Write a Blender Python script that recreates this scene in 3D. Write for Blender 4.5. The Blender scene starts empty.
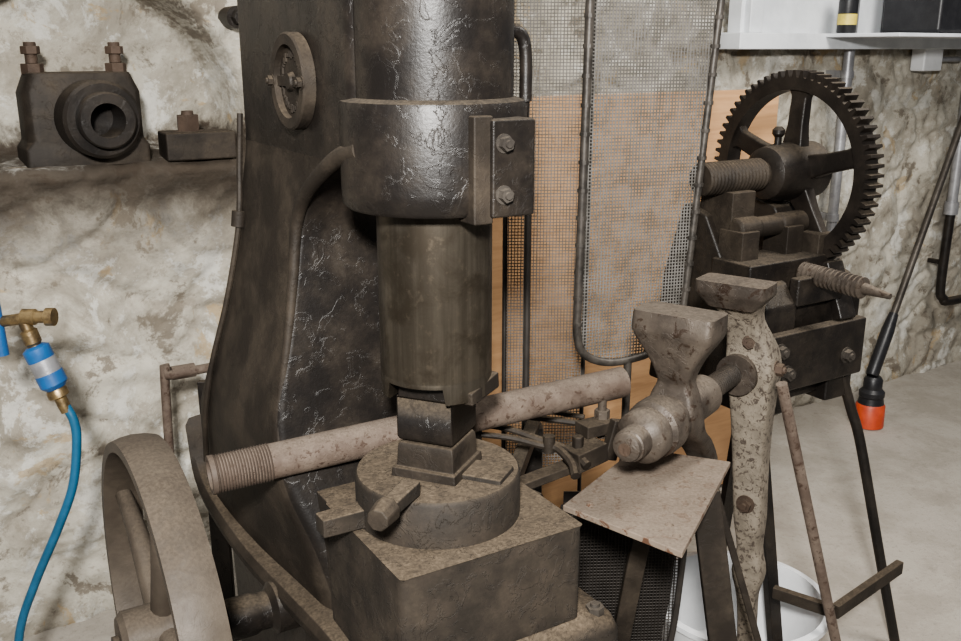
import bpy, bmesh, math, random
from mathutils import Vector, Matrix, noise
random.seed(4)
V=Vector
sc=bpy.context.scene
sc.view_settings.look='AgX - Medium High Contrast'
# ---------------------------------------------------------------- camera
cam=bpy.data.cameras.new('camera'); co=bpy.data.objects.new('camera',cam); sc.collection.objects.link(co)
co.location=(0,0,1.62); co.rotation_euler=(math.radians(74),0,0); cam.sensor_width=36; cam.lens=35.6; cam.clip_start=.02
sc.camera=co
# ---------------------------------------------------------------- materials
def nodes(name):
    m=bpy.data.materials.new(name); m.use_nodes=True
    nt=m.node_tree; b=nt.nodes['Principled BSDF']
    return m,nt,b
def noise_n(nt,scale,detail=5,rough=.6,dist=0.0,co=None):
    n=nt.nodes.new('ShaderNodeTexNoise'); n.inputs['Scale'].default_value=scale; n.inputs['Detail'].default_value=detail
    n.inputs['Roughness'].default_value=rough; n.inputs['Distortion'].default_value=dist
    if co is not None: nt.links.new(co,n.inputs['Vector'])
    return n.outputs['Fac']
def mr(nt,val,a,b,c=0,d=1,smooth=True):
    n=nt.nodes.new('ShaderNodeMapRange'); n.interpolation_type='SMOOTHSTEP' if smooth else 'LINEAR'
    n.inputs[1].default_value=a;n.inputs[2].default_value=b;n.inputs[3].default_value=c;n.inputs[4].default_value=d
    nt.links.new(val,n.inputs[0]); return n.outputs[0]
def mth(nt,op,a,b):
    n=nt.nodes.new('ShaderNodeMath'); n.operation=op
    for i,x in enumerate((a,b)):
        if isinstance(x,(int,float)): n.inputs[i].default_value=x
        else: nt.links.new(x,n.inputs[i])
    return n.outputs[0]
def mix(nt,f,a,b):
    n=nt.nodes.new('ShaderNodeMix'); n.data_type='RGBA'
    for s,x in ((n.inputs[0],f),(n.inputs[6],a),(n.inputs[7],b)):
        if isinstance(x,(int,float)): s.default_value=x
        elif isinstance(x,tuple): s.default_value=(*x,1)
        else: nt.links.new(x,s)
    return n.outputs[2]
def bump(nt,b,h,strength=.4,dist=.01,prev=None):
    n=nt.nodes.new('ShaderNodeBump'); n.inputs['Strength'].default_value=strength; n.inputs['Distance'].default_value=dist
    nt.links.new(h,n.inputs['Height'])
    if prev is not None: nt.links.new(prev,n.inputs['Normal'])
    nt.links.new(n.outputs[0],b.inputs['Normal']); return n.outputs[0]
def iron(name,c1,c2,dust=(.12,.094,.065),amt=.85,rough=.5,metal=.1,flake=.4,scale=1.0,lo=.35,hi=.98,c3=None,c3t=.62,side=.15,spec=.35):
    m,nt,b=nodes(name)
    b.inputs['Specular IOR Level'].default_value=spec
    tc=nt.nodes.new('ShaderNodeTexCoord').outputs['Object']
    n1=noise_n(nt,9*scale,6,.65,0,tc); n2=noise_n(nt,38*scale,5,.7,.6,tc); n3=noise_n(nt,170*scale,4,.65,0,tc)
    col=mix(nt,mr(nt,n1,.35,.68),c1,c2)
    if c3: col=mix(nt,mr(nt,n2,c3t,c3t+.06),col,c3)
    g=nt.nodes.new('ShaderNodeNewGeometry'); sp=nt.nodes.new('ShaderNodeSeparateXYZ'); nt.links.new(g.outputs['Normal'],sp.inputs[0])
    up=mr(nt,sp.outputs[2],lo,hi)
    nz=mr(nt,n2,.25,.66)
    base_d=mth(nt,'MULTIPLY',mr(nt,n1,.40,.8),side)
    sp3=mr(nt,n3,.55,.75)
    f=mth(nt,'MAXIMUM',mth(nt,'MULTIPLY',up,mth(nt,'ADD',mth(nt,'MULTIPLY',nz,.6),.4)),mth(nt,'MULTIPLY',base_d,mth(nt,'ADD',nz,sp3)))
    f=mth(nt,'MULTIPLY',f,amt)
    dcol=mix(nt,mr(nt,n3,.3,.7),dust,tuple(x*.5 for x in dust))
    col=mix(nt,f,col,dcol)
    nt.links.new(col,b.inputs['Base Color'])
    nt.links.new(mr(nt,f,0,.6,rough,.95),b.inputs['Roughness'])
    nt.links.new(mr(nt,f,0,.5,metal,0),b.inputs['Metallic'])
    fl=mr(nt,noise_n(nt,26*scale,7,.62,1.0,tc),.53,.58)
    p=bump(nt,b,fl,flake,.0018)
    bump(nt,b,n3,.25,.002,p)
    return m
def simple(name,c,rough=.6,metal=0,c2=None,sc_=20,bs=.15,bd=.003):
    m,nt,b=nodes(name)
    tc=nt.nodes.new('ShaderNodeTexCoord').outputs['Object']
    n=noise_n(nt,sc_,5,.65,0,tc)
    c2=c2 or tuple(x*.7 for x in c)
    nt.links.new(mix(nt,mr(nt,n,.38,.66),c,c2),b.inputs['Base Color'])
    b.inputs['Roughness'].default_value=rough; b.inputs['Metallic'].default_value=metal
    bump(nt,b,noise_n(nt,sc_*5,3,.6,0,tc),bs,bd)
    return m
M_cast=iron('black_painted_cast_iron',(.0085,.0070,.0062),(.017,.0138,.0115),amt=.7,side=.30,flake=.32,rough=.40,metal=0,spec=.38)
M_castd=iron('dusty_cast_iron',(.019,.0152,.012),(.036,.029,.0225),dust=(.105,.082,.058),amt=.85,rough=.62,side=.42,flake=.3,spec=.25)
M_bolt=iron('bolt_steel',(.05,.044,.039),(.09,.080,.070),amt=.5,rough=.45,metal=.5,flake=.2)
M_rust=iron('rusty_iron',(.042,.028,.020),(.075,.051,.037),dust=(.13,.10,.07),amt=.6,rough=.7,flake=.4)
M_vise=iron('worn_vise_steel',(.042,.034,.028),(.090,.074,.060),dust=(.175,.142,.11),amt=.75,rough=.5,metal=.25,flake=.4,side=.38,c3=(.030,.019,.013),c3t=.55)
M_visep=iron('peeling_cream_paint',(.12,.102,.080),(.185,.158,.125),dust=(.165,.135,.10),amt=.5,rough=.7,metal=0,flake=.5,scale=2.2,c3=(.055,.043,.034),c3t=.53)
M_pipe=iron('rusty_steel_pipe',(.075,.054,.042),(.135,.105,.084),dust=(.18,.148,.118),amt=.6,rough=.75,metal=.05,flake=.4,scale=1.8,c3=(.048,.030,.021),c3t=.55,side=.4)
M_thread=iron('rusty_pipe_thread',(.05,.038,.030),(.085,.065,.052),dust=(.13,.10,.075),amt=.4,rough=.65,flake=.2)
M_plate=iron('rusty_plate',(.14,.108,.083),(.20,.160,.126),dust=(.235,.192,.152),amt=.62,rough=.8,metal=.05,flake=.3,c3=(.085,.043,.025),c3t=.55)
M_gear=iron('oily_gear_iron',(.011,.009,.0078),(.024,.0195,.016),amt=.6,rough=.42,metal=.1,flake=.2)
M_dust=iron('scale_dust_iron',(.017,.0138,.0108),(.034,.0272,.021),dust=(.130,.100,.069),amt=1,rough=.7,metal=.0,lo=.25,hi=.85,flake=.6,side=.25)
M_pulley=iron('pulley_iron',(.052,.042,.033),(.082,.067,.052),dust=(.12,.095,.07),amt=.6,rough=.55,metal=.1,flake=.15,side=.3)
M_wire=simple('galvanised_wire',(.195,.185,.172),.6,.2,(.12,.112,.10))
M_dwire=simple('dark_wire',(.045,.039,.034),.6,.3)
M_frame=simple('guard_frame_steel',(.075,.066,.057),.5,.4,(.034,.030,.026),30)
M_brass=simple('brass',(.30,.22,.115),.4,.8,(.14,.10,.06),30)
M_blue=simple('blue_plastic',(.02,.10,.27),.4,0,(.02,.08,.21))
M_hose=simple('blue_rubber_hose',(.018,.10,.185),.4,0,(.015,.08,.145))
M_red=simple('red_rubber',(.28,.03,.02),.5)
M_white=simple('white_plastic',(.66,.67,.68),.45,0,(.58,.59,.60),8)
M_wpaint=simple('white_paint',(.60,.62,.64),.6,0,(.48,.50,.52),5)
M_grey=simple('galvanised_pipe',(.33,.33,.34),.4,.5,(.25,.25,.26),25)
M_blk=simple('black_plastic',(.012,.012,.014),.4,0,(.02,.02,.022))
M_orange=simple('orange_red_plastic',(.48,.075,.03),.45,0,(.38,.055,.025))
M_label=simple('label_yellow',(.55,.45,.1),.5)
def ramsteel():
    m,nt,b=nodes('brushed_ram_steel')
    tc=nt.nodes.new('ShaderNodeTexCoord').outputs['Object']
    mp=nt.nodes.new('ShaderNodeMapping'); mp.inputs['Scale'].default_value=(60,60,2.2); nt.links.new(tc,mp.inputs[0])
    st=noise_n(nt,1.2,5,.7,0,mp.outputs[0]); n1=noise_n(nt,12,7,.65,.4,tc); n2=noise_n(nt,70,4,.7,0,tc)
    c=mix(nt,mr(nt,st,.35,.7,0,.6),(.070,.060,.047),(.125,.109,.087))
    c=mix(nt,mr(nt,n1,.42,.66,0,.85),c,(.040,.032,.023))
    c=mix(nt,mr(nt,n2,.55,.7,0,.4),c,(.13,.107,.08))
    nt.links.new(c,b.inputs['Base Color']); b.inputs['Metallic'].default_value=.75
    nt.links.new(mr(nt,n1,.3,.7,.30,.46),b.inputs['Roughness'])
    bump(nt,b,st,.08,.001)
    return m
M_ram=ramsteel()
def woodm():
    m,nt,b=nodes('plywood')
    tc=nt.nodes.new('ShaderNodeTexCoord').outputs['Object']
    mp=nt.nodes.new('ShaderNodeMapping'); mp.inputs['Scale'].default_value=(3,3,28); nt.links.new(tc,mp.inputs[0])
    g=noise_n(nt,1.5,6,.6,.8,mp.outputs[0]); n=noise_n(nt,3,4,.6,0,tc)
    c=mix(nt,mr(nt,g,.35,.7),(.47,.285,.15),(.37,.215,.11)); c=mix(nt,mr(nt,n,.4,.8,0,.4),c,(.27,.155,.085))
    nt.links.new(c,b.inputs['Base Color']); b.inputs['Roughness'].default_value=.6
    bump(nt,b,g,.1,.002); return m
M_wood=woodm()
def wallm():
    m,nt,b=nodes('limewashed_rubble_stone')
    tc=nt.nodes.new('ShaderNodeTexCoord').outputs['Object']
    a=noise_n(nt,2.1,9,.70,.5,tc); a2=noise_n(nt,5.5,10,.72,.3,tc); a3=noise_n(nt,3.3,9,.7,.8,tc); f=noise_n(nt,50,6,.75,0,tc); f2=noise_n(nt,14,9,.78,.2,tc)
    c=mix(nt,mr(nt,a,.42,.58),(.45,.425,.365),(.29,.265,.22))
    c=mix(nt,mr(nt,a2,.53,.58,0,.75),c,(.54,.53,.49))
    c=mix(nt,mr(nt,a3,.59,.62,0,.6),c,(.34,.245,.125))
    c=mix(nt,mr(nt,a2,.45,.39,0,.85),c,(.15,.127,.10))
    c=mix(nt,mr(nt,f2,.54,.61,0,.5),c,(.21,.182,.145))
    c=mix(nt,mr(nt,f,.5,.72,0,.4),c,(.21,.185,.15))
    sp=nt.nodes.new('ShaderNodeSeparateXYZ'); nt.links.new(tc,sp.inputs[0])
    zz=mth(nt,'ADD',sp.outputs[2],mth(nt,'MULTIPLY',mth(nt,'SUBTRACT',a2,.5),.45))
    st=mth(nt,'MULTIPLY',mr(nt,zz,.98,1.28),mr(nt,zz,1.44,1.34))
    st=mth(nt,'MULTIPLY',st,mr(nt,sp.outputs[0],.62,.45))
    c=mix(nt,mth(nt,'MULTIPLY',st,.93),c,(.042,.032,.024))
    nt.links.new(c,b.inputs['Base Color']); b.inputs['Roughness'].default_value=.95; b.inputs['Specular IOR Level'].default_value=.2
    p=bump(nt,b,a2,.42,.02); p=bump(nt,b,f2,.5,.009,p); bump(nt,b,f,.5,.005,p)
    return m
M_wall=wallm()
def floorm():
    m,nt,b=nodes('dusty_concrete')
    tc=nt.nodes.new('ShaderNodeTexCoord').outputs['Object']
    a=noise_n(nt,3,9,.72,.3,tc); f=noise_n(nt,60,6,.75,0,tc); f2=noise_n(nt,14,6,.7,0,tc)
    c=mix(nt,mr(nt,a,.40,.62),(.37,.342,.30),(.29,.264,.226)); c=mix(nt,mr(nt,f,.54,.66,0,.5),c,(.19,.17,.143)); c=mix(nt,mr(nt,f2,.58,.68,0,.35),c,(.19,.168,.14))
    nt.links.new(c,b.inputs['Base Color']); b.inputs['Roughness'].default_value=.9
    bump(nt,b,f,.5,.005); return m
M_floor=floorm()
# ---------------------------------------------------------------- geometry helpers
RM={}
def root(name,loc=(0,0,0),rz=0):
    e=bpy.data.objects.new(name,None); e.empty_display_size=.1
    e.location=loc; e.rotation_euler=(0,0,math.radians(rz)); sc.collection.objects.link(e)
    RM[e.name]=Matrix.Translation(V(loc))@Matrix.Rotation(math.radians(rz),4,'Z'); return e
def fin(bm,name,mat,rt=None,world=False,bevel=0,ang=35,seg=2,smooth=True):
    bmesh.ops.recalc_face_normals(bm,faces=bm.faces)
    me=bpy.data.meshes.new(name); bm.to_mesh(me); bm.free()
    if world and rt: me.transform(RM[rt.name].inverted())
    o=bpy.data.objects.new(name,me); sc.collection.objects.link(o)
    me.materials.append(mat)
    if rt: o.parent=rt
    if smooth:
        for p in me.polygons: p.use_smooth=True
        me.set_sharp_from_angle(angle=math.radians(ang))
    if bevel:
        b=o.modifiers.new('bevel','BEVEL'); b.width=bevel; b.segments=seg; b.limit_method='ANGLE'; b.angle_limit=math.radians(30)
        b.harden_normals=True
    return o
def frame(p0,p1,up=V((0,0,1))):
    z=(V(p1)-V(p0)).normalized(); u=V(up)
    if abs(z.dot(u))>.97: u=V((0,1,0))
    x=u.cross(z).normalized(); y=z.cross(x)
    M=Matrix((x,y,z)).transposed().to_4x4(); M.translation=V(p0); return M,(V(p1)-V(p0)).length
def a_box(bm,x0,x1,y0,y1,z0,z1):
    vs=[bm.verts.new((x,y,z)) for z in (z0,z1) for x,y in ((x0,y0),(x1,y0),(x1,y1),(x0,y1))]
    bm.faces.new(vs[:4][::-1]); bm.faces.new(vs[4:])
    for i in range(4): bm.faces.new((vs[i],vs[(i+1)%4],vs[4+(i+1)%4],vs[4+i]))
    return vs
def a_loft(bm,loops,close=True,cap=True):
    R=[[bm.verts.new(p) for p in l] for l in loops]; n=len(R[0])
    for a,b in zip(R,R[1:]):
        for i in range(n): bm.faces.new((a[i],a[(i+1)%n],b[(i+1)%n],b[i]))
    if cap: bm.faces.new(R[0][::-1]); bm.faces.new(R[-1])
    return R
def a_rev(bm,p0,p1,prof,seg=40,cap=True,ph=0):
    M,L=frame(p0,p1)
    a_loft(bm,[[M@V((r*math.cos(ph+2*math.pi*i/seg),r*math.sin(ph+2*math.pi*i/seg),t)) for i in range(seg)] for r,t in prof],cap=cap)
def a_cyl(bm,p0,p1,r0,r1=None,seg=32,ph=0):
    r1=r0 if r1 is None else r1
    L=(V(p1)-V(p0)).length; a_rev(bm,p0,p1,[(r0,0),(r1,L)],seg,ph=ph)
def a_bar(bm,p0,p1,w,h,w1=None,h1=None,up=V((0,0,1))):
    M,L=frame(p0,p1,up); w1=w1 or w; h1=h1 or h
    a_loft(bm,[[M@V((x*a/2,y*b/2,t)) for x,y in ((-1,-1),(1,-1),(1,1),(-1,1))] for a,b,t in ((w,h,0),(w1,h1,L))])
def cat(pts,n=8):
    P=[V(p) for p in pts]; P=[2*P[0]-P[1]]+P+[2*P[-1]-P[-2]]; out=[]
    for i in range(1,len(P)-2):
        for k in range(n):
            t=k/n; a,b,c,d=P[i-1:i+3]
            out.append(.5*((2*b)+(c-a)*t+(2*a-5*b+4*c-d)*t*t+(3*b-a-3*c+d)*t**3))
    out.append(P[-2]); return out
def a_tube(bm,pts,r,seg=10,smooth=8):
    P=cat(pts,smooth) if smooth and len(pts)>2 else [V(p) for p in pts]
    T=[(P[min(i+1,len(P)-1)]-P[max(i-1,0)]).normalized() for i in range(len(P))]
    up=V((0,0,1)) if abs(T[0].z)<.9 else V((0,1,0))
    x=up.cross(T[0]).normalized(); loops=[]
    for i,p in enumerate(P):
        x=(x-T[i]*x.dot(T[i])).normalized(); y=T[i].cross(x)
        rr=r(i/(len(P)-1)) if callable(r) else r
        loops.append([p+rr*(x*math.cos(2*math.pi*k/seg)+y*math.sin(2*math.pi*k/seg)) for k in range(seg)])
    a_loft(bm,loops)
def rr(x0,x1,y0,y1,z,r,n=5):
    r=min(r,(x1-x0)/2-.001,(y1-y0)/2-.001); out=[]
    for cx,cy,a0 in ((x1-r,y1-r,0),(x0+r,y1-r,90),(x0+r,y0+r,180),(x1-r,y0+r,270)):
        for i in range(n+1):
            a=math.radians(a0+90*i/n); out.append(V((cx+r*math.cos(a),cy+r*math.sin(a),z)))
    return out
def resample(secs,m=4):
    out=[]
    for i in range(len(secs)-1):
        a=secs[max(i-1,0)];b=secs[i];c=secs[i+1];d=secs[min(i+2,len(secs)-1)]
        for k in range(m):
            t=k/m; out.append([.5*((2*B)+(C-A)*t+(2*A-5*B+4*C-D)*t*t+(3*B-A-3*C+D)*t**3) for A,B,C,D in zip(a,b,c,d)])
    out.append(secs[-1]); return out
def a_ring(bm,p0,p1,ro,ri,seg=48,ch=0.001):
    M,L=frame(p0,p1); rings=[]
    for r,t in ((ri,0),(ro-ch,0),(ro,ch),(ro,L-ch),(ro-ch,L),(ri,L)):
        rings.append([bm.verts.new(M@V((r*math.cos(2*math.pi*i/seg),r*math.sin(2*math.pi*i/seg),t))) for i in range(seg)])
    for k in range(6):
        a,b=rings[k],rings[(k+1)%6]
        for i in range(seg): bm.faces.new((a[i],a[(i+1)%seg],b[(i+1)%seg],b[i]))
def a_bolt(bm,p,d,r,h=None,washer=True):
    p=V(p); d=V(d).normalized(); h=h or r*1.1
    if washer: a_cyl(bm,p,p+d*.003,r*1.3,seg=20)
    a_cyl(bm,p+d*.003,p+d*h,r,r,6,ph=.3); a_cyl(bm,p+d*h,p+d*(h+r*.35),r*.55,r*.5,12)
def thread(bm,p0,p1,r,pitch,depth,seg=20):
    L=(V(p1)-V(p0)).length; n=max(2,int(L/pitch)); prof=[]
    for i in range(n):
        prof+=[(r-depth,i*pitch),(r,i*pitch+pitch*.3),(r,i*pitch+pitch*.6),(r-depth,i*pitch+pitch*.9)]
    a_rev(bm,p0,p1,prof,seg)
B=bmesh.new
# ================================================================ ROOM
A=math.radians(33); WD=V((math.cos(A),math.sin(A),0)); WN=V((math.sin(A),-math.cos(A),0)); W0=V((-1,2.545,0))
wall=root('wall_back',W0,33)   # local x along wall, local -y towards room
def wall_off(s,z):
    p=V((s,0,z))
    d=.026*noise.fractal(p*2.1,1.0,2.0,4)+.011*noise.fractal(p*8,.55,2.1,6)
    c=noise.voronoi(V((s*3.2+noise.noise(p*3)*.35,3.3,z*4.6+noise.noise(p*3+V((5,0,0)))*.35)))[0]
    d+=.032*min(.12,c[1]-c[0])*4-.012
    if z>1.32: dist=math.hypot(s,max(0,z-1.42))-.39
    else: dist=9
    dist=max(dist,(1.335+.015*noise.noise(p*8)-z))
    k=min(1,max(0,(.012-dist)/.03)); k=k*k*(3-2*k)
    d=d*(1-.5*k)-.24*k
    if z<1.33 and z>1.18 and s<.42: d+=.045*max(0,1-abs(z-1.30)/.09)*min(1,max(0,(.42-s)/.08))
    return d
bm=B(); st=.0125; ns=int(6.6/st); nz=int(2.75/st); g=[]
for j in range(nz+1):
    g.append([bm.verts.new((-1.9+i*st,-wall_off(-1.9+i*st,j*st),j*st)) for i in range(ns+1)])
for j in range(nz):
    for i in range(ns): bm.faces.new((g[j][i],g[j][i+1],g[j+1][i+1],g[j+1][i]))
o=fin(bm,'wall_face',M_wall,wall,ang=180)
bm=B(); a_box(bm,-3.5,5.5,-3.5,8,-.1,0); fin(bm,'floor',M_floor)
def wp(s,z,out=0): return W0+WD*s+WN*out+V((0,0,z))
bm=B(); a_box(bm,2.28,4.65,-.10,-.04,1.67,2.7); fin(bm,'window_1',M_wpaint,wall)
bm=B(); a_box(bm,2.22,4.68,-.16,-.04,1.615,1.675)
for s in (2.3,3.2,4.1): a_box(bm,s,s+.07,-.13,-.05,1.675,2.7)
fin(bm,'trim_1',M_wpaint,wall,bevel=.004)
# ================================================================ POWER HAMMER
H=root('power_hammer',(-.072,1.47,0),31)
S=[(0,.17,.05,.72,.05),(.5,.175,.06,.72,.05),(.57,.195,.08,.74,.05),(.62,.21,.10,.75,.05),(.75,.215,.14,.74,.05),(.88,.225,.185,.68,.03),
(1.0,.208,.205,.62,.018),(1.12,.178,.215,.585,.014),(1.24,.155,.225,.565,.014),(1.33,.142,.225,.55,.016),(1.385,.136,.195,.545,.02),
(1.43,.131,.12,.545,.03),(1.465,.13,.03,.54,.03),(1.50,.13,.0,.54,.03),(1.6,.13,.0,.54,.03),(2.25,.13,.0,.54,.03)]
def sec(z,hw,y0,y1,r):
    k=.30*max(0,min(1,(.95-z)/.33)); out=[]
    for p in rr(-hw,hw,y0,y1,z,r,6):
        fy=min(1,max(0,(p.y-y0)/(y1-y0)/.8)); p.x*=1-(1-fy)*k; out.append(p)
    return out
bm=B(); L=resample([sec(*s) for s in S],5); a_loft(bm,L); o=fin(bm,'frame_column',M_cast,H,ang=60)
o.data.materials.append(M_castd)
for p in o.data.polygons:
    if abs(p.normal.x)>.75 and .62<p.center.z<1.45: p.material_index=1  # side faces take lighter iron: partly dust, partly light put into the colour
for sgn in (-1,1):
    bm=B(); a_tube(bm,[(sgn*.128,-.02,1.478),(sgn*.131,.05,1.462),(sgn*.133,.12,1.432),(sgn*.137,.195,1.385),(sgn*.141,.232,1.33),(sgn*.152,.232,1.24),(sgn*.173,.224,1.12),(sgn*.198,.216,1.0),(sgn*.205,.20,.90)],lambda t:.016-.010*t,12)
    fin(bm,'edge_lip_%d'%(1 if sgn<0 else 2),M_castd,H)
for sgn in (-1,1):
    pts=[(.217,.76,.80),(.213,.71,.67),(.200,.48,.62),(.182,.23,.62),(.170,.07,.62),(.165,-.12,.61)]
    P=cat([(sgn*a,b,c) for a,b,c in pts],6); bm=B()
    a_loft(bm,[[V((p.x+dx*sgn,p.y,p.z+dz)) for dx,dz in ((-.05,-.02),(.018,-.02),(.022,.0),(.012,.018),(-.05,.028))] for p in P])
    fin(bm,'foot_flange_%d'%(1 if sgn<0 else 2),M_castd,H,bevel=.006)
bm=B(); a_rev(bm,(0,0,1.50),(0,0,2.3),[(.122,0),(.122,.8)],64); fin(bm,'ram_cylinder_housing',M_cast,H)
bm=B(); a_rev(bm,(0,0,1.390),(0,0,1.6),[(.112,-.003),(.134,-.003),(.141,.004),(.142,.03),(.142,.145),(.139,.155),(.125,.160),(.1,.161)],72); fin(bm,'clamp_collar',M_cast,H,ang=45)
bm=B(); a_box(bm,.006,.078,-.163,-.10,1.387,1.525); fin(bm,'clamp_ear_1',M_cast,H,bevel=.004)
bm=B(); a_box(bm,-.020,.012,-.156,-.11,1.378,1.53); fin(bm,'clamp_ear_2',M_castd,H,bevel=.003)
bm=B()
for z in (1.420,1.492): a_bolt(bm,(.024,-.162,z),(0,-1,0),.0105,.014)
fin(bm,'clamp_bolts',M_bolt,H,ang=30)
bm=B()
for z in (1.43,1.47,1.52): a_bolt(bm,(.138,.0,z),(1,0,0),.009,.016)
a_tube(bm,[(.10,-.03,1.64),(.130,-.03,1.645),(.146,-.03,1.62),(.148,-.03,1.54)],.010,12)
a_tube(bm,[(.148,-.03,1.6),(.148,-.02,1.50),(.135,.02,1.46)],.008,12)
fin(bm,'oil_feed_pipe',M_cast,H)
def diebox(bm,c,rot,secs):
    R=Matrix.Rotation(math.radians(rot),4,'Z'); loops=[]
    for z,hx,hy in secs: loops.append([V((c[0],c[1],0))+R@V((x*hx,y*hy,z)) for x,y in ((-1,-1),(1,-1),(1,1),(-1,1))])
    a_loft(bm,loops)
def booldiff(obj,cut):
    m=obj.modifiers.new('cut','BOOLEAN'); m.operation='DIFFERENCE'; m.object=cut; m.solver='EXACT'
    bpy.context.view_layer.update(); dg=bpy.context.evaluated_depsgraph_get()
    me=bpy.data.meshes.new_from_object(obj.evaluated_get(dg)); obj.modifiers.clear(); obj.data=me
    bpy.data.objects.remove(cut)
bm=B(); a_rev(bm,(0,0,1.082),(0,0,1.5),[(.084,0),(.0905,.004),(.0905,.036),(.0900,.038),(.0905,.040),(.0905,.316)],72); o=fin(bm,'ram',M_ram,H,ang=50)
bm=B(); diebox(bm,(0,0),-53,[(1.06,.054,.2),(1.112,.046,.2)]); c=fin(bm,'dovetail_cutter',M_ram,H,smooth=False); booldiff(o,c)
bm=B(); a_bar(bm,(.005,-.085,1.090),(.080,-.045,1.10),.026,.022,.026,.028); fin(bm,'ram_die_key',M_castd,H,bevel=.003)
bm=B(); diebox(bm,(0,0),-53,[(1.004,.047,.047),(1.011,.050,.050),(1.078,.050,.050),(1.081,.050,.050),(1.0811,.044,.056),(1.11,.042,.056)]); fin(bm,'upper_die',M_cast,H,bevel=.003)
bm=B(); diebox(bm,(0,0),-53,[(.94,.058,.060),(.958,.056,.058),(.9585,.051,.051),(.985,.050,.050),(.995,.049,.049),(1.000,.046,.046)]); fin(bm,'lower_die',M_castd,H,bevel=.003)
bm=B(); a_rev(bm,(0,0,.862),(0,0,1),[(.139,0),(.139,.074),(.135,.081)],72); o=fin(bm,'sow_block',M_dust,H,ang=30)
bm=B(); diebox(bm,(.052,-.062),-53,[(.93,.045,.035),(.951,.042,.032)]); fin(bm,'die_seat_shim',M_dust,H,bevel=.003)
bm=B(); a_loft(bm,[rr(-.158,.178,-.175,.12,z,r_,5) for z,r_ in ((.40,.016),(.855,.016),(.862,.013),(.865,.008))]); fin(bm,'anvil_block',M_dust,H,ang=40)
bm=B(); a_loft(bm,[rr(-.150,.170,.11,.30,z,.02,5) for z in (.40,.86)]); fin(bm,'anvil_rear',M_dust,H,bevel=.004)
bm=B(); L=[rr(-.12,.255,-.20,.35,z,r_,5) for z,r_ in ((0,.03),(.655,.03))]+[rr(-.12,.247,-.192,.34,.675,.03,5),rr(-.12,.20,-.178,.3,.692,.03,5)]
a_loft(bm,L); a_loft(bm,[rr(-.15,.17,-.17,.3,z,.03,5) for z in (0,.45)]); fin(bm,'base_casting',M_dust,H,ang=40)
bm=B(); a_bolt(bm,(.215,-.165,.672),(0,0,1),.016,.024); a_bolt(bm,(.225,.05,.672),(0,0,1),.016,.024); fin(bm,'base_bolts',M_bolt,H,ang=30)
bm=B(); a_bar(bm,(-.108,1.365,.957),(-.143,1.270,.960),.032,.026,.026,.022); fin(bm,'die_wedge_1',M_dust,H,True,bevel=.004)
bm=B(); a_cyl(bm,(-.138,1.283,.960),(-.150,1.245,.960),.022,.018,8,.3); fin(bm,'die_wedge_head',M_castd,H,True,bevel=.003)
bm=B(); a_bar(bm,(-.15,1.44,.884),(-.258,1.373,.884),.04,.034,.034,.032); fin(bm,'die_wedge_2',M_dust,H,True,bevel=.003)
bm=B(); mx=-.128; my=.215; mz=1.568
a_ring(bm,(mx,my,mz),(mx-.024,my,mz),.077,.058,48,.003)
a_cyl(bm,(mx,my,mz),(mx-.013,my,mz),.059,.059,40)
a_cyl(bm,(mx-.012,my,mz),(mx-.022,my,mz),.016,.012,24)
a_box(bm,mx-.018,mx-.01,my-.075,my+.075,mz-.008,mz+.008)
for i in range(30):
    t=2*math.pi*i/30; q=(0,my+.043*math.cos(t),mz+.043*math.sin(t)); h=.0028+.002*(i%3); a_box(bm,mx-.0165,mx-.01,q[1]-.0022,q[1]+.0022,q[2]-h,q[2]+h)
for i in range(2): a_bolt(bm,(mx-.022,my+(-.067,.067)[i],mz),(-1,0,0),.0085,.01)
fin(bm,'inspection_cover',M_castd,H,ang=30)
bm=B(); a_tube(bm,[(-.134,.53,1.50),(-.142,.53,1.40),(-.150,.52,1.33),(-.160,.52,1.26),(-.185,.54,1.13),(-.215,.57,1.0),(-.230,.60,.88),(-.222,.66,.75)],.006,8)
a_cyl(bm,(-.152,.52,1.315),(-.156,.52,1.285),.014,.014,12)
fin(bm,'grease_line',M_castd,H)
pz=.60; px=-.41; py=.293; PR=.36
bm=B(); a_cyl(bm,(-.50,py,pz-.02),(-.1,py,pz-.02),.032); a_rev(bm,(-.30,py,pz-.02),(-.1,py,pz-.02),[(.04,0),(.04,.05),(.036,.06),(.036,.08),(.05,.09),(.05,.2)],40); fin(bm,'drive_shaft',M_cast,H)
bm=B(); c0=V((px-.038,py,pz)); c1=V((px+.038,py,pz))
M,L=frame(c0,c1); seg=96
prof=[(PR-.005,0),(PR,.018),(PR+.002,.038),(PR,.058),(PR-.005,.076),(PR-.024,.076),(PR-.030,.038),(PR-.024,0)]
rg=[[bm.verts.new(M@V((r*math.cos(2*math.pi*i/seg),r*math.sin(2*math.pi*i/seg),t))) for i in range(seg)] for r,t in prof]
for k in range(len(rg)):
    a,b=rg[k],rg[(k+1)%len(rg)]
    for i in range(seg): bm.faces.new((a[i],a[(i+1)%seg],b[(i+1)%seg],b[i]))
a_rev(bm,(px-.08,py,pz),(px+.08,py,pz),[(.045,0),(.055,.01),(.055,.15),(.045,.16)],40)
for i in range(5):
    t=2*math.pi*i/5+.45; d=V((0,math.cos(t),math.sin(t))); c=V((px,py,pz)); n_=V((0,-math.sin(t),math.cos(t)))
    a_tube(bm,[c+d*.05,c+d*.16+n_*.02,c+d*.24+n_*.02,c+d*.335],lambda q:.024-.008*q,12)
fin(bm,'flat_belt_pulley',M_pulley,H,ang=40)
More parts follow.
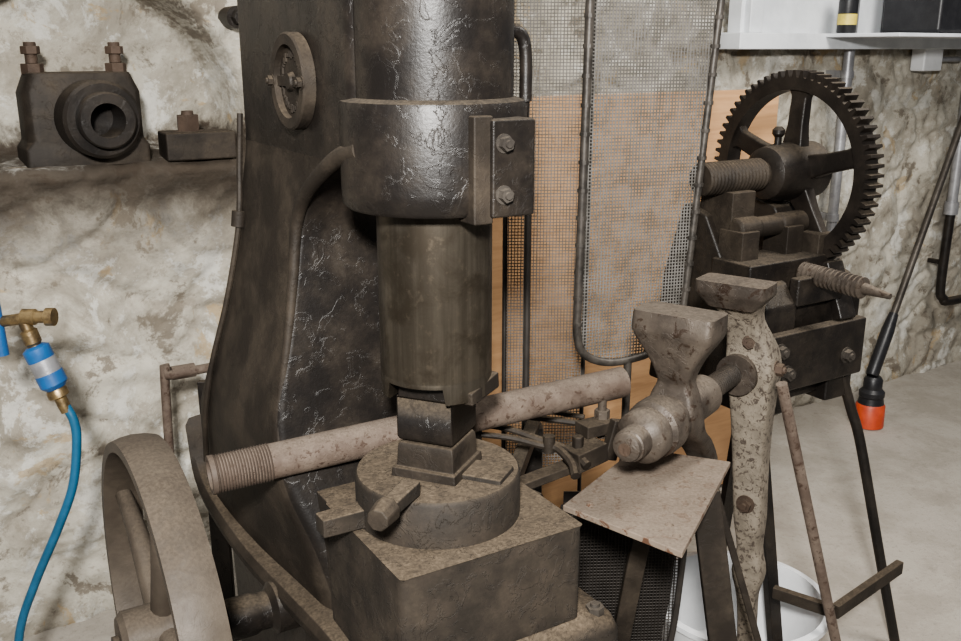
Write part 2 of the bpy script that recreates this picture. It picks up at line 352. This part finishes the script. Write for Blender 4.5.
# ================================================================ PIPE lying behind dies
P=root('steel_pipe',(0,0,0))
p0=V((-.455,1.475,.925)); p1=V((.290,1.830,.965)); d=(p1-p0).normalized()
bm=B(); a_ring(bm,p0+d*.01,p1,.0315,.027,40,.001); fin(bm,'pipe_body',M_pipe,P)
bm=B(); n=20; pr=[(.027,0)]
for i in range(n): pr+=[(.031,i*.005+.0005),(.0335,i*.005+.0025),(.031,i*.005+.0045)]
a_rev(bm,p0,p1,pr,40,cap=False); a_ring(bm,p0-d*.004,p0+d*.006,.034,.026,40,.001); fin(bm,'threaded_end',M_thread,P)
# ================================================================ BEARING on sill
PB=root('pillow_block_bearing',wp(-.03,1.32,-.05),33)
bm=B(); a_loft(bm,[rr(-.16,.15,-.07,.09,z,.012,3) for z in (0.0,.05)]+[rr(-.15,.14,-.07,.08,.07,.03,3),rr(-.15,.14,-.07,.08,.19,.03,3),rr(-.13,.12,-.06,.07,.24,.03,3)])
fin(bm,'housing',M_castd,PB,bevel=.004)
bm=B()
for x in (-.11,.095): a_cyl(bm,(x,0,.235),(x,0,.262),.028,seg=6); a_cyl(bm,(x,0,.262),(x,0,.315),.015); a_cyl(bm,(x,0,.285),(x,0,.305),.024,seg=6)
fin(bm,'cap_bolts',M_rust,PB,bevel=.002,ang=30)
bm=B(); a_ring(bm,(.01,-.03,.125),(.02,-.15,.125),.098,.045,48,.008); a_ring(bm,(.02,-.14,.125),(.022,-.19,.125),.070,.043,48,.004)
fin(bm,'bearing_bush',M_gear,PB,ang=40)
bm=B(); a_cyl(bm,(.01,.0,.125),(.014,-.075,.125),.046); fin(bm,'shaft_end',M_gear,PB)
BK=root('cast_iron_foot_block',wp(.25,1.325,-.0),33)
bm=B(); a_loft(bm,[[V(p) for p in ((-.10,-.06,z),(.09,-.07,z),(.10,.03,z),(-.09,.06,z))] for z in (0,.075)]); fin(bm,'block',M_castd,BK,bevel=.006)
bm=B(); a_bolt(bm,(-.02,0,.073),(0,0,1),.032,.045); fin(bm,'nut',M_rust,BK,ang=30)
WS=root('anchor_bolt',wp(.40,1.70,0),33)
bm=B(); a_cyl(bm,(-.03,.02,0),(-.03,-.06,0),.03,seg=16); a_cyl(bm,(-.03,-.05,0),(-.03,-.09,0),.02,seg=6); fin(bm,'stub',M_gear,WS)
# ================================================================ AIR LINE + HOSE
AH=root('air_hose_regulator',(-.95,1.9,.95))
bm=B(); a_tube(bm,[(-1.10,1.93,1.055),(-.98,1.9,1.075),(-.935,1.9,1.083)],.012,14); a_rev(bm,(-.955,1.9,1.083),(-.885,1.9,1.083),[(.010,0),(.017,.004),(.017,.03),(.013,.034),(.013,.05),(.019,.053),(.019,.07)],16)
a_rev(bm,(-.950,1.9,1.075),(-.930,1.9,1.005),[(.013,0),(.013,.02),(.018,.024),(.018,.05),(.014,.055),(.014,.075)],14)
a_rev(bm,(-.902,1.9,.925),(-.885,1.9,.875),[(.02,0),(.022,.005),(.022,.018),(.013,.022),(.013,.04),(.012,.055)],14)
fin(bm,'brass_fittings',M_brass,AH,True,ang=30)
bm=B(); a_rev(bm,(-.935,1.9,1.02),(-.90,1.9,.925),[(.018,0),(.028,.006),(.028,.03),(.026,.034),(.026,.06),(.029,.064),(.029,.09),(.02,.1)],28)
a_cyl(bm,(-1.01,1.9,1.13),(-1.005,1.9,1.00),.014); fin(bm,'regulator_body',M_blue,AH,True)
bm=B(); a_cyl(bm,(-.924,1.9,.990),(-.912,1.9,.958),.0285,seg=28); fin(bm,'regulator_label',M_grey,AH,True)
bm=B(); a_tube(bm,[(-.885,1.9,.885),(-.872,1.9,.85),(-.872,1.9,.80),(-.892,1.9,.70),(-.935,1.9,.60),(-1.005,1.9,.46),(-1.058,1.9,.33),(-1.09,1.9,.15),(-1.12,1.85,.03),(-1.3,1.7,.014)],.010,12); fin(bm,'blue_hose',M_hose,AH,True)
RH=root('red_hose',(-.95,1.5,.4))
bm=B(); a_tube(bm,[(-1.15,1.6,.62),(-1.0,1.55,.50),(-.93,1.5,.40),(-.88,1.45,.25),(-.86,1.4,.014),(-1.2,1.2,.014)],.012,12); fin(bm,'hose',M_red,RH,True)
PS=root('pipe_trestle',(-.8,2.3,0))
bm=B(); a_tube(bm,[(-.83,2.3,0),(-.81,2.3,.78),(-.80,2.3,.81),(-.77,2.3,.82),(-.60,2.42,.82)],.012,12,4); a_tube(bm,[(-.66,2.36,.82),(-.66,2.36,0)],.012,12,0)
a_cyl(bm,(-.79,2.3,.82),(-.74,2.33,.82),.018); fin(bm,'trestle_frame',M_pipe,PS,True)
bm=B(); a_bar(bm,(-.70,2.30,.1),(-.70,2.30,.80),.05,.02); fin(bm,'trestle_plate',M_cast,PS,True,bevel=.003)
# ================================================================ PLYWOOD
PW=root('plywood_board',(.04,2.74,0),33)
bm=B(); a_box(bm,-.05,1.19,0,.018,.02,1.485); fin(bm,'board',M_wood,PW,bevel=.002)
bm=B(); a_box(bm,-.02,.03,.018,.06,.0,1.45); a_box(bm,1.1,1.15,.018,.06,.0,1.45); fin(bm,'battens',M_wood,PW)
# ================================================================ MESH GUARDS
def meshpanel(rt,O,U,Wd,H0,H1,sp,r,mat,inside=lambda u,z:True,name='wire_mesh'):
    U=V(U).normalized(); Nn=V((-U.y,U.x,0)); bm=B(); O=V(O)
    def sq(p,q,r): a_tube(bm,[p,q],r,4,0)
    def runs(fn,a,b,step=.01):
        out=[];cur=None;t=a
        while t<=b:
            if fn(t):
                if cur is None: cur=t
            elif cur is not None: out.append((cur,t)); cur=None
            t+=step
        if cur is not None: out.append((cur,b))
        return out
    nu=int(Wd/sp); nz=int((H1-H0)/sp)
    for i in range(nu+1):
        u=i*sp
        for a,b in runs(lambda z:inside(u,z),H0,H1): sq(O+U*u+V((0,0,a)),O+U*u+V((0,0,b)),r*random.uniform(.85,1.15))
    for j in range(nz+1):
        z=H0+j*sp
        for a,b in runs(lambda u:inside(u,z),0,Wd): sq(O+U*a+Nn*r*1.4+V((0,0,z)),O+U*b+Nn*r*1.4+V((0,0,z)),r)
    fin(bm,name,mat,rt,True,smooth=False)
MG=root('mesh_guard',(.35,2.1,0))
GA=V((.218,2.05,0)); GU=V((.30,.10,0)).normalized()
def insB(u,z):
    w=.262+max(0,z-1.0)*.07
    if z<1.02:
        if u<.08 and z<.93+.08: return math.hypot(u-.08,z-1.01)<.08
    return 0<=u<=w and z>.925
meshpanel(MG,GA,GU,.33,.93,1.90,.0075,.0015,M_wire,insB)
def gp(u,z): return GA+GU*u+V((0,0,z))
bm=B(); a_tube(bm,[gp(.01,1.95),gp(.005,1.5),gp(0,1.1),gp(0,1.0),gp(.02,.95),gp(.08,.925),gp(.16,.93),gp(.22,.95)],.0095,12); a_tube(bm,[gp(.33,1.95),gp(.30,1.5),gp(.272,1.1),gp(.262,.95),gp(.255,.6),gp(.255,0.0)],.0085,12)
a_tube(bm,[gp(.13,.93),gp(.13,.5),gp(.13,0)],.0095,12)
z=1.02
while z<1.9:
    for u in (.0+.01*max(0,(z-1.1)/.85),.262+.068*max(0,(z-.95))):
        a_cyl(bm,gp(u,z),gp(u,z+.008),.0115,seg=10)
    z+=.06
fin(bm,'tube_frame',M_frame,MG,True)
MG2=root('mesh_guard',(.1,2.3,0))
meshpanel(MG2,(.06,2.28,0),(1,.02,0),.20,.55,2.0,.0078,.0011,M_wire)
bm=B(); a_tube(bm,[(.115,2.27,0.0),(.115,2.27,1.42)],.0085,10,0); a_tube(bm,[(.06,2.285,0.0),(.06,2.285,2.0)],.006,10,0); a_tube(bm,[(.26,2.285,0.0),(.26,2.285,2.0)],.005,10,0)
fin(bm,'guard_posts',M_dwire,MG2,True)
MG3=root('mesh_basket',(.33,2.0,0))
def insC(u,z): return (u-.14)**2/.14**2+(max(0,.45-z))**2/.40**2<1
meshpanel(MG3,(.19,1.96,0),(1,.05,0),.28,.05,.62,.008,.0014,M_dwire,insC)
bm=B(); a_tube(bm,[(.19,1.96,.62),(.19,1.96,.45),(.22,1.96,.20),(.33,1.967,.055),(.44,1.972,.2),(.47,1.975,.45),(.47,1.975,.62)],.008,10)
a_tube(bm,[(.19,1.96,.62),(.47,1.975,.62)],.008,8,0); a_tube(bm,[(.33,1.967,.055),(.33,1.967,0)],.01,8,0)
fin(bm,'basket_rim',M_dwire,MG3,True)
bm=B(); pl=[]
for i in range(25):
    t=math.pi*i/24; pl.append((.33-.135*math.cos(t),.45-.39*math.sin(t)))
pl+= [(.465,.62),(.195,.62)]
a_loft(bm,[[V((x,y,z)) for x,z in pl] for y in (2.03,2.034)]); fin(bm,'basket_back',M_cast,MG3,True)
# ================================================================ LEG VISE
VS=root('leg_vise',(.45,1.81,0),-36)
def vl(secs,m=4,r=.012):
    L=[]
    for s in secs:
        z,hw,y0,y1=s[:4]; cx=s[4] if len(s)>4 else 0
        L.append(rr(cx-hw,cx+hw,y0,y1,z,r,3))
    return resample(L,m)
bm=B(); a_loft(bm,vl([(.60,.018,.075,.105),(.72,.022,.045,.085),(.80,.028,.0,.045),(.86,.034,-.06,-.01),(.90,.045,-.125,-.07),(.945,.052,-.16,-.105),(.985,.044,-.158,-.108),(1.01,.034,-.155,-.108),(1.025,.034,-.16,-.105),(1.06,.048,-.168,-.1),(1.10,.074,-.176,-.095),(1.118,.080,-.180,-.092),(1.15,.080,-.174,-.092)],3)); fin(bm,'front_jaw',M_vise,VS,ang=40)
bm=B(); a_loft(bm,vl([(.0,.016,.20,.23,.06),(.12,.016,.20,.23,.06),(.3,.020,.20,.24,.06),(.40,.022,.19,.24,.056),(.46,.036,.19,.24,.054),(.52,.026,.19,.24,.052),(.60,.032,.18,.24,.048),(.68,.034,.18,.24,.042),(.80,.038,.175,.24,.036),(.90,.046,.17,.245,.032),(.95,.052,.16,.245,.030),(1.0,.048,.165,.24,.024),(1.06,.036,.155,.22,.008),(1.10,.05,.125,.20,0)],3)); fin(bm,'rear_jaw',M_visep,VS,ang=40)
bm=B(); a_loft(bm,vl([(1.10,.05,.11,.18),(1.125,.072,.10,.18),(1.133,.076,.098,.182),(1.155,.076,.098,.18)],2)); fin(bm,'rear_jaw_head',M_vise,VS,ang=40)
z0=.945
bm=B(); a_rev(bm,(0,-.335,z0),(0,.3,z0),[(.018,0),(.026,.004),(.027,.012),(.030,.014),(.031,.045),(.046,.055),(.050,.062),(.050,.088),(.045,.093),(.045,.098),(.054,.104),(.056,.12),(.056,.145),(.048,.152),(.046,.16),(.046,.20),(.04,.21)],48); fin(bm,'screw_head',M_vise,VS,ang=30)
bm=B(); thread(bm,(0,-.11,z0),(0,.19,z0),.025,.009,.006); fin(bm,'vise_screw',M_castd,VS)
bm=B(); a_rev(bm,(0,-.105,z0),(0,.1,z0),[(.04,0),(.042,.01),(.042,.105),(.032,.12)],40); a_rev(bm,(0.01,.15,z0),(0.02,.35,z0),[(.045,0),(.045,.12),(.04,.15)],40); fin(bm,'screw_box',M_vise,VS,ang=30)
bm=B(); a_bolt(bm,(.03,.165,1.02),(0.3,-1,0),.012,.014); a_bolt(bm,(.078,.20,.96),(1,0,0),.014,.018); a_bolt(bm,(.045,.18,.64),(0,-1,0),.016,.014); fin(bm,'vise_bolts',M_rust,VS,ang=30)
bm=B(); a_cyl(bm,(0,-.30,z0),(0,-.338,z0-.002),.012); fin(bm,'screw_end',M_rust,VS)
bm=B(); a_cyl(bm,(.06,.215,0),(.06,.215,.012),.05); fin(bm,'vise_foot',M_visep,VS)
ST=root('steel_plate_table',(.4,1.65,0))
bm=B(); q=[(.150,1.575),(.334,1.405),(.505,1.765),(.325,1.835)]
a_loft(bm,[[V((x,y,z)) for x,y in q] for z in (.806,.818)]); o=fin(bm,'table_plate',M_plate,ST,True,bevel=.002)
bm=B()
for x,y in ((.20,1.575),(.335,1.46),(.41,1.60),(.33,1.50)): a_cyl(bm,(x,y,.79),(x,y,.84),.008,seg=16)
c=fin(bm,'hole_cutter',M_plate,ST,True,smooth=False); booldiff(o,c)
bm=B(); a_bar(bm,(.43,1.66,.806),(.56,1.62,0),.055,.022); a_bar(bm,(.36,1.79,.806),(.28,1.90,0),.04,.02); a_bar(bm,(.46,1.72,.795),(.62,1.70,.30),.03,.014)
a_bar(bm,(.25,1.60,.80),(.44,1.70,.80),.03,.014); fin(bm,'table_legs',M_castd,ST,True,bevel=.003)
RD=root('prop_rod',(.7,1.9,0))
bm=B(); a_tube(bm,[(.625,1.86,.95),(.80,1.92,.385),(.92,1.95,.0)],.012,14,0); fin(bm,'rod',M_pipe,RD,True)
CL=root('screw_clamp',(.2,1.7,.85))
bm=B(); a_bar(bm,(.07,1.66,.815),(.30,1.80,.84),.035,.018); a_bar(bm,(.175,1.70,.85),(.235,1.74,.86),.055,.04); a_bar(bm,(.20,1.755,.89),(.26,1.79,.89),.045,.026)
a_cyl(bm,(.19,1.715,.87),(.19,1.715,.895),.012,seg=6); a_bar(bm,(.255,1.75,.83),(.275,1.76,.91),.02,.03)
fin(bm,'clamp_body',M_castd,CL,True,bevel=.003)
bm=B(); a_cyl(bm,(.245,1.79,.86),(.245,1.79,.965),.009,seg=12); a_cyl(bm,(.215,1.775,.966),(.275,1.805,.960),.0055,seg=10); a_cyl(bm,(.245,1.79,.90),(.245,1.79,.92),.016,seg=6); fin(bm,'clamp_screw',M_vise,CL,True)
bm=B(); a_bar(bm,(.11,1.66,.80),(.05,1.60,.74),.03,.02); a_bar(bm,(.06,1.70,.80),(.12,2.0,.80),.03,.03); a_bar(bm,(.12,2.0,.80),(.12,2.0,.0),.04,.04); fin(bm,'clamp_bracket',M_cast,CL,True,bevel=.003)
TG=root('blacksmith_tongs',(.1,1.8,.87))
bm=B()
a_tube(bm,[(-.02,1.78,.895),(.05,1.77,.888),(.115,1.745,.875),(.150,1.73,.868),(.185,1.70,.862),(.205,1.675,.850)],lambda t:.006+.004*t,8)
a_tube(bm,[(.00,1.745,.885),(.06,1.74,.880),(.115,1.725,.872),(.150,1.715,.868),(.175,1.675,.855),(.18,1.645,.842)],lambda t:.006+.004*t,8)
a_cyl(bm,(.134,1.722,.858),(.134,1.722,.892),.012,seg=14)
a_tube(bm,[(.03,1.86,.885),(.12,1.85,.878),(.22,1.83,.872)],.007,8); a_tube(bm,[(.04,1.90,.885),(.14,1.905,.872),(.22,1.88,.868)],.006,8)
fin(bm,'tong_arms',M_castd,TG,True)
# ================================================================ GEARED MACHINE
G=root('geared_shear_machine',(.827,2.5,0),32)
gz=1.312; gx=-.016
bm=B(); NT=66; RO=.255; RI=.206; th=.05; pts=[]
for i in range(NT):
    a=2*math.pi*i/NT
    for f,r in ((0,RO-.018),(.18,RO-.017),(.32,RO),(.62,RO),(.78,RO-.017)): t=a+2*math.pi/NT*f; pts.append((r*math.cos(t),r*math.sin(t),t))
fr=[];
for x in (gx-th/2,gx+th/2):
    fr.append([bm.verts.new((x,p[0],gz+p[1])) for p in pts]); fr.append([bm.verts.new((x,RI*math.cos(p[2]),gz+RI*math.sin(p[2]))) for p in pts])
n=len(pts)
for i in range(n):
    j=(i+1)%n
    bm.faces.new((fr[0][i],fr[0][j],fr[1][j],fr[1][i])); bm.faces.new((fr[2][i],fr[2][j],fr[3][j],fr[3][i]))
    bm.faces.new((fr[0][i],fr[0][j],fr[2][j],fr[2][i])); bm.faces.new((fr[1][i],fr[1][j],fr[3][j],fr[3][i]))
fin(bm,'gear_rim',M_gear,G,ang=25)
bm=B()
for i in range(5):
    t=math.radians(93+72*i); d=V((0,math.cos(t),math.sin(t))); c=V((gx,0,gz)); n_=V((0,-math.sin(t),math.cos(t)))
    a_loft(bm,[[c+d*r+n_*(w*s1)+V((h*s2,0,0)) for s1,s2 in ((-1,-1),(1,-1),(1,1),(-1,1))] for r,w,h in ((.04,.034,.02),(.12,.025,.015),(.19,.024,.014),(.211,.038,.014))])
fin(bm,'gear_spokes',M_gear,G,bevel=.006,seg=3)
bm=B(); a_rev(bm,(-.13,0,gz),(.08,0,gz),[(.050,0),(.066,.01),(.074,.06),(.074,.18),(.05,.19)],40)
a_cyl(bm,(-.08,0,gz+.06),(-.08,0,gz+.095),.009); a_rev(bm,(-.08,0,gz+.09),(-.08,0,gz+.2),[(.01,0),(.016,.008),(.016,.018),(.008,.026)],16)
fin(bm,'gear_hub',M_gear,G)
bm=B(); a_cyl(bm,(-.34,0,gz),(-.09,0,gz),.034)
thread(bm,(-.345,0,gz),(-.13,0,gz),.041,.012,.003,32); fin(bm,'gear_shaft',M_castd,G)
bm=B(); prf=[(-.20,.74),(-.20,1.02),(-.16,1.07),(-.06,1.09),(.02,1.22),(.10,1.24),(.16,1.05),(.20,.74)]
a_loft(bm,[[V((x,y,z)) for y,z in prf] for x in (-.30,-.19)]); a_loft(bm,[[V((x,y,z)) for y,z in prf] for x in (-.05,.05)])
fin(bm,'side_frames',M_cast,G,bevel=.008)
bm=B(); a_box(bm,-.28,.04,-.17,.15,.76,1.03); a_box(bm,-.30,.05,-.225,-.19,.81,.96); a_box(bm,-.31,-.03,-.15,-.02,1.03,1.12)
a_bar(bm,(-.20,-.19,1.05),(-.03,-.19,1.05),.03,.07); a_bar(bm,(-.02,-.21,.96),(-.02,-.15,1.10),.06,.03)
fin(bm,'machine_bed',M_cast,G,bevel=.006)
bm=B(); a_rev(bm,(-.28,-.06,1.19),(-.02,-.06,1.19),[(.022,0),(.030,.005),(.030,.07),(.026,.075),(.026,.15),(.030,.155),(.030,.24),(.022,.245)],28)
for x in (-.26,-.10): a_box(bm,x-.03,x+.03,-.10,-.02,1.10,1.19)
a_box(bm,-.28,-.20,-.05,.06,1.15,1.28)
for x in (-.255,-.225): a_cyl(bm,(x,0,1.26),(x,0,1.30),.01,seg=6)
a_box(bm,-.06,-.0,-.14,.0,1.09,1.17)
fin(bm,'pinion_bearing',M_castd,G,bevel=.003)
bm=B(); thread(bm,(-.125,-.15,1.085),(-.125,-.34,1.080),.026,.013,.008,24); fin(bm,'feed_screw',M_vise,G)
bm=B(); a_cyl(bm,(-.125,-.33,1.08),(-.125,-.40,1.076),.014,.007); fin(bm,'screw_tip',M_vise,G)
bm=B()
for x,z in ((-.24,.86),(-.02,.87),(-.27,.92)): a_bolt(bm,(x,-.224,z),(0,-1,0),.016,.018)
for x in (-.25,-.10,.02): a_bolt(bm,(x,-.13,1.08),(0,-.3,1),.016,.02)
fin(bm,'machine_bolts',M_bolt,G,ang=30)
bm=B(); a_bar(bm,(-.25,.10,.78),(-.30,.24,0),.05,.02); a_bar(bm,(.03,.12,.78),(.10,.26,0),.05,.02); a_bar(bm,(-.24,-.14,.78),(-.16,-.22,.0),.04,.02)
a_tube(bm,[(.02,-.19,.80),(.06,-.20,.70),(.09,-.22,.6),(.15,-.27,.30),(.20,-.33,.0)],.014,10)
fin(bm,'stand_legs',M_cast,G,bevel=.002)
bm=B(); a_bar(bm,(.863,2.03,.30),(1.11,2.24,.30),.02,.035); a_bar(bm,(.863,2.03,.30),(.74,2.12,.30),.02,.03)
fin(bm,'stand_crossbars',M_castd,G,True,bevel=.002)
# ================================================================ TUB
BU=root('plastic_tub',(.68,2.21,0))
bm=B(); R_=[(.18,.0),(.185,.005),(.218,.215),(.234,.218),(.234,.232),(.216,.234),(.210,.215),(.175,.012)]
a_rev(bm,(0,0,0),(0,0,1),R_,56); fin(bm,'tub_body',M_white,BU,ang=40)
# ================================================================ right wall items
WPp=root('electrical_conduit',wp(2.95,0,.09),33)
bm=B(); a_tube(bm,[(0,0,0.6),(0,0,2.6)],.022,12,0)
for z in (.9,1.5,2.1): a_cyl(bm,(0,0,z),(0,0,z+.03),.027); a_box(bm,-.008,.008,0,.1,z,z+.03)
fin(bm,'conduit',M_grey,WPp)
WP2=root('water_pipe',wp(3.83,0,.10),33)
bm=B(); a_tube(bm,[(0,0,2.6),(0,0,.85)],.024,12,0)
for z in (.85,1.2,1.58): a_cyl(bm,(0,0,z),(0,0,z+.06),.032)
fin(bm,'upper_pipe',M_grey,WP2)
bm=B(); a_tube(bm,[(0,0,.88),(0,0,.50),(.02,-.01,.43),(.1,-.02,.41),(.7,-.05,.42)],.022,12); a_box(bm,-.01,.01,0,.08,.6,.62); fin(bm,'lower_pipe',M_cast,WP2)
JB=root('junction_box',wp(3.55,1.52,.05),33)
bm=B(); a_box(bm,-.07,.07,-.04,.03,0,.10); fin(bm,'box_shell',M_white,JB,bevel=.008)
bm=B(); a_cyl(bm,(.06,0,.05),(.26,0,.05),.012); fin(bm,'box_conduit',M_grey,JB)
CR=root('black_storage_case',wp(3.32,1.676,.31),33)
bm=B(); a_box(bm,-.30,.7,-.12,.14,0,.30); a_box(bm,-.31,.71,-.13,.15,.22,.25); fin(bm,'case_shell',M_blk,CR,bevel=.015)
CS=root('shelf',wp(3.3,1.66,.0),33)
bm=B(); a_box(bm,-.6,1.2,-.48,0,-.0,.014); a_bar(bm,(.9,-.4,.0),(.9,-.02,-.2),.03,.02); fin(bm,'shelf_board',M_wpaint,CS,bevel=.003)
SP=root('spray_can',wp(2.74,1.676,.22),33)
bm=B(); a_rev(bm,(0,0,0),(0,0,1),[(.034,0),(.036,.004),(.036,.15),(.02,.17)],24); fin(bm,'can_body',M_blk,SP)
bm=B(); a_cyl(bm,(0,0,.03),(0,0,.07),.0365); fin(bm,'can_label',M_label,SP)
SH=root('steel_rod',(1.73,3.95,0))
a_=V((1.72,3.95,.235)); b_=V((2.36,4.60,1.60)); d=(b_-a_).normalized()
bm=B(); a_tube(bm,[a_+d*.25,b_],.016,12,0); fin(bm,'shaft',M_bolt,SH,True)
bm=B(); a_rev(bm,a_,b_,[(.024,0),(.028,.01),(.028,.22),(.02,.30)],16); fin(bm,'grip',M_blk,SH,True)
OC=root('grease_canister',(1.73,3.95,0))
bm=B(); a_rev(bm,(0,0,0),(0,0,1),[(.055,0),(.064,.004),(.062,.10),(.055,.11)],32); fin(bm,'canister_base',M_orange,OC)
bm=B(); a_rev(bm,(0,0,.108),(0,0,1),[(.056,0),(.05,.03),(.054,.035),(.054,.055),(.04,.07),(.04,.11),(.03,.125)],28); fin(bm,'canister_top',M_blk,OC)
# ================================================================ LIGHT
def area(name,loc,tgt,size,e,col=(1,1,1)):
    l=bpy.data.lights.new(name,'AREA'); l.size=size; l.energy=e; l.color=col
    o=bpy.data.objects.new(name,l); sc.collection.objects.link(o); o.location=loc
    o.rotation_euler=(V(tgt)-V(loc)).to_track_quat('-Z','Y').to_euler()
area('flash_lamp',(-.05,-.45,2.12),(.1,2.4,.9),.18,165,(1,.98,.945))
area('workshop_lamp',(1.7,2.0,2.9),(1.6,3.5,.4),.8,72,(1,.96,.9))
area('ceiling_fill',(-.9,1.4,2.9),(-.8,2.2,.5),.8,16,(1,.98,.94))  # added fill standing for light bounced off the ceiling, not a real lamp
w=bpy.data.worlds.new('world'); sc.world=w; w.use_nodes=True
w.node_tree.nodes['Background'].inputs[0].default_value=(.93,.95,1,1); w.node_tree.nodes['Background'].inputs[1].default_value=.17
